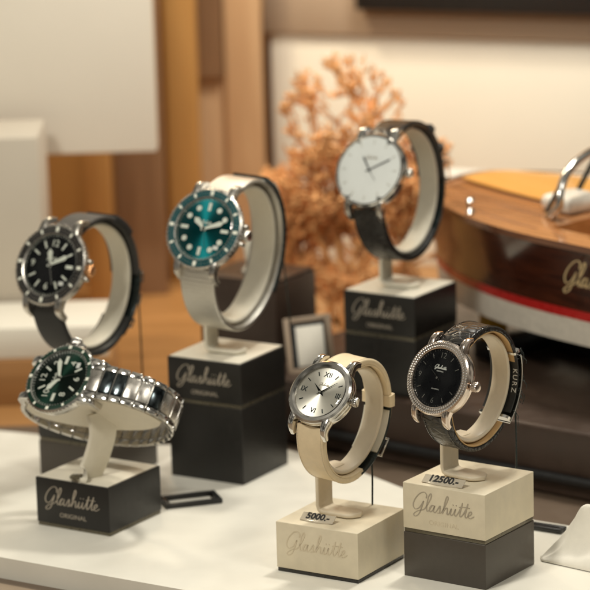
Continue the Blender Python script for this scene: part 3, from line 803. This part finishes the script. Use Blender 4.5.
# ------------------------------------------------------------------ model boat
bow = Vector((9.98, 200.55, 0)); ax = Vector((cos(-.892), sin(-.892), 0)); beam_dir = Vector((-ax.y, ax.x, 0))  # towards the far side
mb = Matrix((ax, beam_dir, Vector((0, 0, 1)))).transposed().to_4x4(); mb.translation = bow
boat = thing('model_boat', 'varnished wooden model speedboat with red and white waterline', 'model boat', mb)
L = 44
def half_beam(s): return 9.3*(1-(1-min(1, s/19.66))**2.1)**.711*(1 - .12*max(0, (s-30)/14))
def sheer(s): return 12.72
def hull_band(name, za, zb, m, inset_a, inset_b, grow=0., n=60, k=4):
    """za/zb heights at the top and bottom of the band, inset = how much narrower than the sheer line"""
    bm = bmesh.new()
    for sd in (-1, 1):
        rows = []
        for i in range(n+1):
            s = L*(i/n)**1.6; hb = half_beam(s) + grow; r = []
            for j in range(k+1):
                f = j/k; z = za(s)*(1-f) + zb(s)*f; ins = inset_a*(1-f)+inset_b*f
                r.append(bm.verts.new((s + ins*1.2*max(0, 1-s/12), sd*max(.02, hb*(1-ins)), z)))
            rows.append(r)
        for a, b in zip(rows, rows[1:]):
            for j in range(k): bm.faces.new((a[j], b[j], b[j+1], a[j+1]))
    bmesh.ops.remove_doubles(bm, verts=bm.verts, dist=.001)
    return link(name, bm, m, boat, 60)
wl = lambda s: 7.95
hull = hull_band('hull', lambda s: sheer(s), lambda s: wl(s)+.6, 'mahogany', 0, .10, k=6)
hull_band('red_stripe', lambda s: wl(s)+.6, wl, 'red_paint', .10, .115, .03)
hull_band('hull_bottom', wl, lambda s: 6.3, 'hull_white', .115, .155, .0, k=4)
hull_band('keel', lambda s: 6.3, lambda s: 4.6, 'hull_white', .155, .97, .0, k=6)
hull_band('gunwale', lambda s: sheer(s)+.12, lambda s: sheer(s)-.28, 'gunwale_wood', -.012, -.012, .05, k=1)
def deck(name, s0, s1, f0, f1, dz, m, n=40, crown_=.5, th=.12):
    bm = bmesh.new(); top = []
    for i in range(n+1):
        s = s0 + (s1-s0)*i/n; hb = half_beam(s)*.99
        top.append([bm.verts.new((s, hb*(f0+(f1-f0)*j/8), sheer(s)+dz+crown_*(1-(f0+(f1-f0)*j/8)**2))) for j in range(9)])
    for a, b in zip(top, top[1:]):
        for j in range(8): bm.faces.new((a[j], a[j+1], b[j+1], b[j]))
    r = bmesh.ops.extrude_face_region(bm, geom=bm.faces[:])
    for g in r['geom']:
        if isinstance(g, bmesh.types.BMVert): g.co.z -= th
    return link(name, bm, m, boat, 50)
deck('deck', .25, 17.5, -1, 1, 0, 'deck_wood', crown_=.3); deck('deck', 29, L-.2, -1, 1, 0, 'deck_wood', crown_=.3)
deck('side_deck', 17.52, 28.98, -1, -.76, 0, 'deck_wood', crown_=.3); deck('side_deck', 17.52, 28.98, .76, 1, 0, 'deck_wood', crown_=.3)
deck('hatch_cover', 3.4, 14.5, -.35, .62, .10, 'deck_orange', crown_=.5)
deck('covering_board', 1.0, 13, .66, .97, .05, 'hull_white', crown_=.4); deck('covering_board', .6, 2.6, -.8, .6, .14, 'hull_white', crown_=.4)
box('cockpit_floor', 17.5, 29, -6.6, 6.6, 8.6, 9.0, 'hull_white', boat)
box('seat_cushion', 13.6, 16.4, -4.4, -1.4, 12.95, 14.0, 'hull_white', boat, .45, 4)
box('seat_cushion', 20.5, 23.5, -6, 6, 9.0, 12.9, 'deck_orange', boat, .5, 4)
for yy in (-6.8, 6.8): box('cockpit_side', 17.5, 29, yy-.15, yy+.15, 8.6, 12.6, 'deck_wood', boat)
box('cockpit_bulkhead', 17.4, 17.6, -6.7, 6.7, 8.7, 12.9, 'deck_wood', boat)
for s, y, zz in ((3.4, -3.6, 12.9), (10.6, -7.3, 12.8)):
    lathe('cleat', [(0, 1.0), (.2, .95), (.3, .75), (.2, .5), (.16, .3), (.3, .0), (0, 0)], 'steel', boat, 20, Matrix.Translation((s, y, zz)))
for f_ in (-.85, -.6, -.35, -.1, .15, .4, .65):
    pp = []
    for k in range(18):
        q = 1.0 + 16*k/17; pp.append((q, half_beam(q)*.99*f_, sheer(q)+.3*(1-f_*f_)+.006))
    tube('plank_seam', pp, .035, 'gunwale_wood', boat, 4)
# windscreen: a raked chrome hoop with a glass pane
ws = [Vector((17.0 - 1.0*cos(pi*(k/24)-pi/2), 5.8*sin(pi*(k/24)-pi/2), 12.95 + 3.9*cos(pi*(k/24)-pi/2)**.7)) for k in range(1, 24)]
wb = [Vector((16.4 - 2.8*cos(pi*(k/24)-pi/2), 5.8*sin(pi*(k/24)-pi/2), 12.98 + .2*cos(pi*(k/24)-pi/2))) for k in range(1, 24)]
tube('windscreen_frame', [wb[0]] + ws + [wb[-1]], .27, 'steel', boat, 10)
tube('windscreen_sill', wb, .16, 'steel', boat, 8)
for k in (3, 9, 13, 19): tube('windscreen_post', [ws[k], wb[k]], .17, 'dark_metal', boat, 8)
bm = bmesh.new()
va = [bm.verts.new(p) for p in ws]; vb = [bm.verts.new(p) for p in wb]
for i in range(22): bm.faces.new((va[i], va[i+1], vb[i+1], vb[i]))
link('windscreen_glass', bm, 'crystal', boat, 60)
# gilt script on the near side of the hull
s_ = 23.9; yy = -half_beam(s_)
sl = (-half_beam(s_+2) + half_beam(s_-2))/4
dirx = Vector((1, sl, 0)).normalized(); up_ = Vector((0, .12, 1)).normalized(); nz = dirx.cross(up_).normalized()
mm = Matrix((dirx, up_, nz)).transposed().to_4x4(); mm.translation = Vector((s_, yy+.15, 10.85)) + nz*.45
script_word('hull_lettering', 5.4, 'gilt', boat, mm, thick=.16, ext=.04)
# cradle under the boat
cr = thing('boat_cradle', 'dark cradle with yellow strap holding the model boat', 'boat cradle', mb @ Matrix.Translation((9.5, 0, 2.91)))
box('crosspiece', -.8, .8, -5.5, 5.5, 0, 1.2, 'black_paint', cr, .1)
box('crosspiece', 22, 24, -6, 6, 0, 1.2, 'black_paint', cr, .1)
box('beam', .8, 22, -.6, .6, .1, .9, 'black_paint', cr, .1)
box('yellow_post', -.55, .55, -5.3, -3.7, 1.2, 4.3, 'strap_yellow', cr, .2); box('yellow_post', -.55, .55, 3.7, 5.3, 1.2, 4.3, 'strap_yellow', cr, .2)

# ------------------------------------------------------------------ copper coral
random.seed(21)
CX, CY_, CZ = 3.3, 207., -1.2
coral = thing('coral_sculpture', 'branching copper orange coral sculpture behind the white dialled watch', 'sculpture', Matrix.Translation((CX, CY_, CZ)))
tb = bmesh.new(); bmesh.ops.create_icosphere(tb, subdivisions=1, radius=1); tb.verts.index_update()
ICO_V = [v.co.copy() for v in tb.verts]; ICO_F = [[v.index for v in f.verts] for f in tb.faces]; tb.free()
def env(p):
    z = p.z - 1.2; c = .9 if z < 14 else .2
    hw = 6.4 if z < 13.5 else 6.4 - (z-13.5)*.75
    if 12 < z < 15.5 and p.x < -3.4: return False
    return abs(p.x - c) < max(0, hw) and z < 19.8
def grow(p, d, L, r, depth, out):
    if not env(p): return
    pts = [p]; dd = d.copy()
    for k in range(4):
        dd = (dd + Vector((random.uniform(-.26, .26), random.uniform(-.08, .08), random.uniform(-.12, .22)))).normalized()
        p = p + dd*L/4
        if not env(p): pts.append(p); break
        pts.append(p)
        if depth <= 2:
            for q in range(1 if depth else 2):
                o = p + Vector((random.gauss(0, .13), random.gauss(0, .13), random.gauss(0, .13)))
                s = random.uniform(.10, .23)
                mw = Matrix.Translation(o) @ Matrix.Rotation(random.uniform(0, 6.28), 4, Vector((random.gauss(0,1), random.gauss(0,1), random.gauss(0,1)+.01)).normalized()) @ Matrix.Diagonal((s, s*.85, s*.6, 1))
                vv = [out[1].verts.new(mw @ q) for q in ICO_V]
                for f in ICO_F: out[1].faces.new([vv[i] for i in f])
    add_tube(out[0], pts, [r*(1-.1*k) for k in range(len(pts))], 6)
    if len(pts) < 5: return
    if depth > 0:
        for k in range(random.choice((2, 3, 3))):
            e = dd.copy(); e = (e + Vector((random.uniform(-1, 1), random.uniform(-.22, .22), random.uniform(-.45, .6)))).normalized()
            grow(p, e, L*random.uniform(.66, .84), r*.74, depth-1, out)
heads = [(-1.2, 3.2, 3), (-.8, 3.8, 3), (-.45, 4.4, 3), (-.15, 5.0, 3), (.05, 5.2, 3), (.25, 5.0, 3), (.5, 4.2, 3), (.85, 3.8, 3), (1.2, 3.4, 3), (-.3, 3.6, 3), (.3, 3.6, 3), (0, 4.4, 3), (-.9, 3, 3), (.9, 2.8, 3), (-1.6, 2.4, 3), (1.6, 2.4, 3), (-.6, 2.2, 3), (.6, 2.2, 3), (0, 2.4, 3), (-1.1, 2.2, 3), (1.1, 2.2, 3), (-.9, 1.6, 2), (-.4, 1.5, 2), (.1, 1.5, 2), (.6, 1.6, 2), (-1.3, 1.7, 2), (1.0, 1.7, 2), (-.2, 1.2, 2), (.4, 1.2, 2), (-1.4, 3.0, 3), (-.5, 3.4, 3), (1.3, 3.0, 3), (.15, 3.2, 3), (-1.0, 2.6, 3), (.7, 3.0, 3)]
trunk = bmesh.new(); add_tube(trunk, [(0, 0, 0), (.1, 0, 2.2), (0, 0, 4.4), (-.1, 0, 6)], [.5, .4, .35, .3], 10)
link('stem', trunk, 'copper', coral, 60)
for tx, L0, dpt in heads:
    bmx = bmesh.new(); out = (bmx, bmx); add_tube(bmx, [(0, 0, 2), (tx*.7, 0, 3)], .1, 6)
    grow(Vector((tx*1.5, random.uniform(-.3, .3), (4.0 + (L0-2.2)*.9 if L0 > 2 else 1.8) + random.uniform(-.6, .8))), Vector((tx*1.1, random.uniform(-.3, .3), 1)).normalized(), L0, .17, 4, out)
    if bmx.verts: link('branch', bmx, 'copper', coral, 60)
lathe('foot', [(0, 1.6), (.8, 1.5), (1.8, .9), (2.4, .3), (2.4, 0), (0, 0)], 'copper', coral, 40)

# ------------------------------------------------------------------ smaller things on the table
# framed card between the middle blocks
mw = Matrix.Translation((.95, 187.4, 2.93)) @ Matrix.Rotation(R_(-14), 4, 'Z') @ Matrix.Rotation(R_(-18), 4, 'X') @ Matrix.Rotation(R_(-9), 4, 'Y')
fc = thing('card_frame', 'upright grey framed white card between the middle blocks', 'card frame', mw)
for a in ((-1.5, -1.15, 0, 3.6), (1.15, 1.5, 0, 3.6), (-1.15, 1.15, 3.25, 3.6), (-1.15, 1.15, 0, .4)): box('frame', a[0], a[1], -.12, .12, a[2], a[3], 'taupe_paint', fc, .04)
box('backing', -1.15, 1.15, .02, .1, .4, 3.25, 'black_paint', fc)
box('card', -.78, .98, -.08, -.03, .5, 3.0, 'cloth', fc, .01)
# dark case behind the teal watch
t = thing('dark_case', 'dark brown box with a flat lid behind the teal watch', 'box', Matrix.Translation((-1.75, 190.0, 2.91)) @ Matrix.Rotation(R_(-31), 4, 'Z'))
box('body', -5, 0.6, 0, 5, 0, 5.1, 'brown_leather', t, .05); box('lid', -4.9, .5, .1, 4.9, 5.1, 5.35, 'brown_leather', t, .05)
o = lathe('small_stand', [(0, 2.2), (.35, 2.1), (.5, 1.6), (.42, .9), (.3, .5), (.62, .15), (.62, 0), (0, 0)], 'ivory_plastic', None, 24, Matrix.Translation((-2.7, 193.0, 8.27)))
tag(o, 'small ivory knob shaped stand on the dark box behind the teal watch', 'stand')
o = box('white_pebble', -.9, .9, -.5, .5, 0, .8, 'cloth', None, .3, 4); o.matrix_world = Matrix.Translation((1.3, 198, -.4)); tag(o, 'small white rounded piece at the foot of the coral', 'pebble')
o = box('copper_piece', -1.1, 1.1, -.6, .6, 0, 1.6, 'copper', None, .5, 4); o.matrix_world = Matrix.Translation((2.9, 194, -1.15)); tag(o, 'copper orange lump beside the coral foot', 'ornament')
# flat black price frames
def flat_frame(mw, a, b, label):
    f = thing('label_holder', label, 'label holder', mw, 'flat black label holders')
    w = .3
    for q in ((0, a, 0, w), (0, a, b-w, b), (0, w, w, b-w), (a-w, a, w, b-w)): box('bar', q[0], q[1], q[2], q[3], 0, .28, 'black_paint', f, .05)
    return f
flat_frame(Matrix.Translation((-7.6, 169.0, .005)) @ Matrix.Rotation(R_(16), 4, 'Z'), 3.3, 1.9, 'flat black label holder beside the green watch block')
flat_frame(Matrix.Translation((11.6, 163.9, .005)) @ Matrix.Rotation(R_(-32), 4, 'Z'), 3.0, .75, 'flat black label holder behind the taupe block')

# white cloth at the right edge
bm = bmesh.new(); N = 72; grid = []
for i in range(N+1):
    row = []
    for j in range(N+1):
        u, v = i/N, j/N
        x = 12.7 + 10*u; y = 158.0 + (v-.5)*(.6+15*u) - 1.0*u
        rid = max(0, 1-abs(2*v-1)**1.7)
        hgt = rid*(11*u*(1-.4*u)) + (.75*(1-2*abs(sin(6.5*v+2.2*u)))+.45*(1-2*abs(sin(9*u-7*v+1)))) * min(1, u*4)*rid
        row.append(bm.verts.new((x + .25*sin(7*v)*u, y, max(.0, hgt)+.04)))
    grid.append(row)
for i in range(N):
    for j in range(N): bm.faces.new((grid[i][j], grid[i+1][j], grid[i+1][j+1], grid[i][j+1]))
r = bmesh.ops.extrude_face_region(bm, geom=bm.faces[:])
for g in r['geom']:
    if isinstance(g, bmesh.types.BMVert): g.co.z += .1
tag(link('folded_cloth', bm, 'cloth', None, 80), 'heaped cream white cloth at the right edge of the table', 'cloth')

# ------------------------------------------------------------------ background
def wall_box(name, x0, x1, y0, y1, z0, z1, m, bev=.0): return box(name, x0, x1, y0, y1, z0, z1, m, None, bev)
def px(x, y):   # world x of the photograph's column x at depth y (used once to measure the boards)
    return (x-295)/3110.6*(y*cos(PIT)+40*sin(PIT))
tag(wall_box('wooden_wall', -60, 60, 246, 248, -6, 70, 'wood_warm'), 'warm brown wooden wall behind everything', 'wall')
tag(wall_box('wooden_pillar', -9.3, -6.9, 232, 236, -1.18, 60, 'wood_warm', .1), 'orange brown wooden pillar right of the hanging cream panel', 'pillar')
tag(wall_box('pale_pillar', -4.9, -2.0, 236, 240, -1.18, 60, 'wood_pale', .1), 'pinkish wooden pillar beside the large cream board', 'pillar')
tag(wall_box('dark_slot', -7.0, -5.0, 235.6, 236.4, 14.0, 60, 'wood_gap_dark', .05), 'dark strip standing in for the dark slot between the two wooden pillars', 'strip')  # strip put in where the gap between the pillars looks dark
tag(wall_box('recess_back', -6.9, -4.9, 236.6, 238, -1.18, 60, 'wood_pale'), 'plain wooden board between the two pillars', 'board')
def turned(o, a, piv=(-1.35, 240)):
    P_ = Vector((piv[0], piv[1], 0)); o.data.transform(Matrix.Translation(-P_)); o.matrix_world = Matrix.Translation(P_) @ Matrix.Rotation(R_(a), 4, 'Z'); return o
tag(turned(wall_box('cream_board', -1.35, 50, 240, 241, -1.18, 16.6, 'white_paint', .05), -21), 'large cream back board behind coral and boat', 'board')
tag(turned(wall_box('shelf', -1.7, 50, 239.5, 250, 16.7, 21.5, 'taupe_paint', .05), -21), 'taupe shelf edge above the cream back board', 'shelf')
bm = bmesh.new(); add_box(bm, 6.4, 60, 238.0, 239.2, 18.9, 26, .1, 2)
tag(turned(link('black_rail', bm, 'black_paint'), -21), 'black rail at the top right corner', 'rail')
tag(wall_box('hanging_panel', -40, -9.35, 214, 216.5, 12.3, 50, 'panel_paint', .15), 'large cream panel hanging at the upper left', 'panel')
tag(wall_box('grey_box', -36, -16.9, 205, 212, -1.18, 15.2, 'grey_paint', .2), 'tall greige box standing at the left edge', 'box')
tag(wall_box('wooden_box', -36, -12.1, 197, 204.8, -1.18, 1.9, 'wood_floor', .1), 'low wooden box under the cream plinth', 'box')
tag(wall_box('low_plinth', -36, -12.3, 197.2, 204.6, 1.9, 4.0, 'white_paint', .15), 'low cream plinth in front of the greige box', 'plinth')
tag(wall_box('wooden_post', -15.2, -13.3, 224, 227, -1.18, 50, 'wood_warm', .1), 'orange wooden post below the hanging panel', 'post')
tag(wall_box('dark_opening', -13.2, -9.5, 228, 229, -1.18, 50, 'wood_gap_dark', .1), 'dark board standing in for the shade of a cabinet opening behind the hanging panel', 'door')  # dark board added in place of the shaded gap in the cabinet
tag(wall_box('wooden_step', -12.5, -4.8, 184.5, 191, -1.18, .4, 'brown_leather', .15), 'dark brown step between the black and the teal diving watches', 'step')

# ------------------------------------------------------------------ light
w = bpy.data.worlds.new('World'); scene.world = w; w.use_nodes = True; nt = w.node_tree
bg = nt.nodes['Background']; bg.inputs['Strength'].default_value = 1.
tc = nt.nodes.new('ShaderNodeTexCoord'); n = nt.nodes.new('ShaderNodeTexNoise'); n.inputs['Scale'].default_value = 3.5; n.inputs['Detail'].default_value = 3
rp = nt.nodes.new('ShaderNodeValToRGB')
rp.color_ramp.elements[0].position = .42; rp.color_ramp.elements[0].color = (.040, .037, .031, 1)
rp.color_ramp.elements[1].position = .62; rp.color_ramp.elements[1].color = (.46, .43, .36, 1)
nt.links.new(tc.outputs['Generated'], n.inputs['Vector']); nt.links.new(n.outputs['Fac'], rp.inputs['Fac']); nt.links.new(rp.outputs['Color'], bg.inputs['Color'])

def area(name, loc, target, size, power, col=(1, .86, .68), sy=None):
    l = bpy.data.lights.new(name, 'AREA'); l.energy = power; l.color = col; l.size = size
    if sy: l.shape = 'RECTANGLE'; l.size_y = sy
    o = bpy.data.objects.new(name, l); C.objects.link(o); o.location = loc
    o.rotation_euler = (Vector(target)-Vector(loc)).to_track_quat('-Z', 'Y').to_euler(); return o
area('key_lamp', (24, 190, 95), (0, 165, 5), 9, 46000, (1, .955, .85))
area('left_lamp', (-42, 112, 86), (2, 176, 10), 11, 52000, (1, .955, .85))
area('front_lamp', (42, 108, 100), (5, 165, 5), 16, 23500, (1, .96, .87))
area('back_lamp', (-14, 221, 58), (-13, 240, 2), 8, 20000, (1, .85, .62))
area('board_lamp', (12, 200, 62), (6, 238, 8), 14, 19500, (1, .945, .84))

scene.view_settings.view_transform = 'Standard'; scene.view_settings.look = 'None'
scene.view_settings.exposure = 0; scene.view_settings.gamma = 1
scene.render.engine = 'CYCLES'
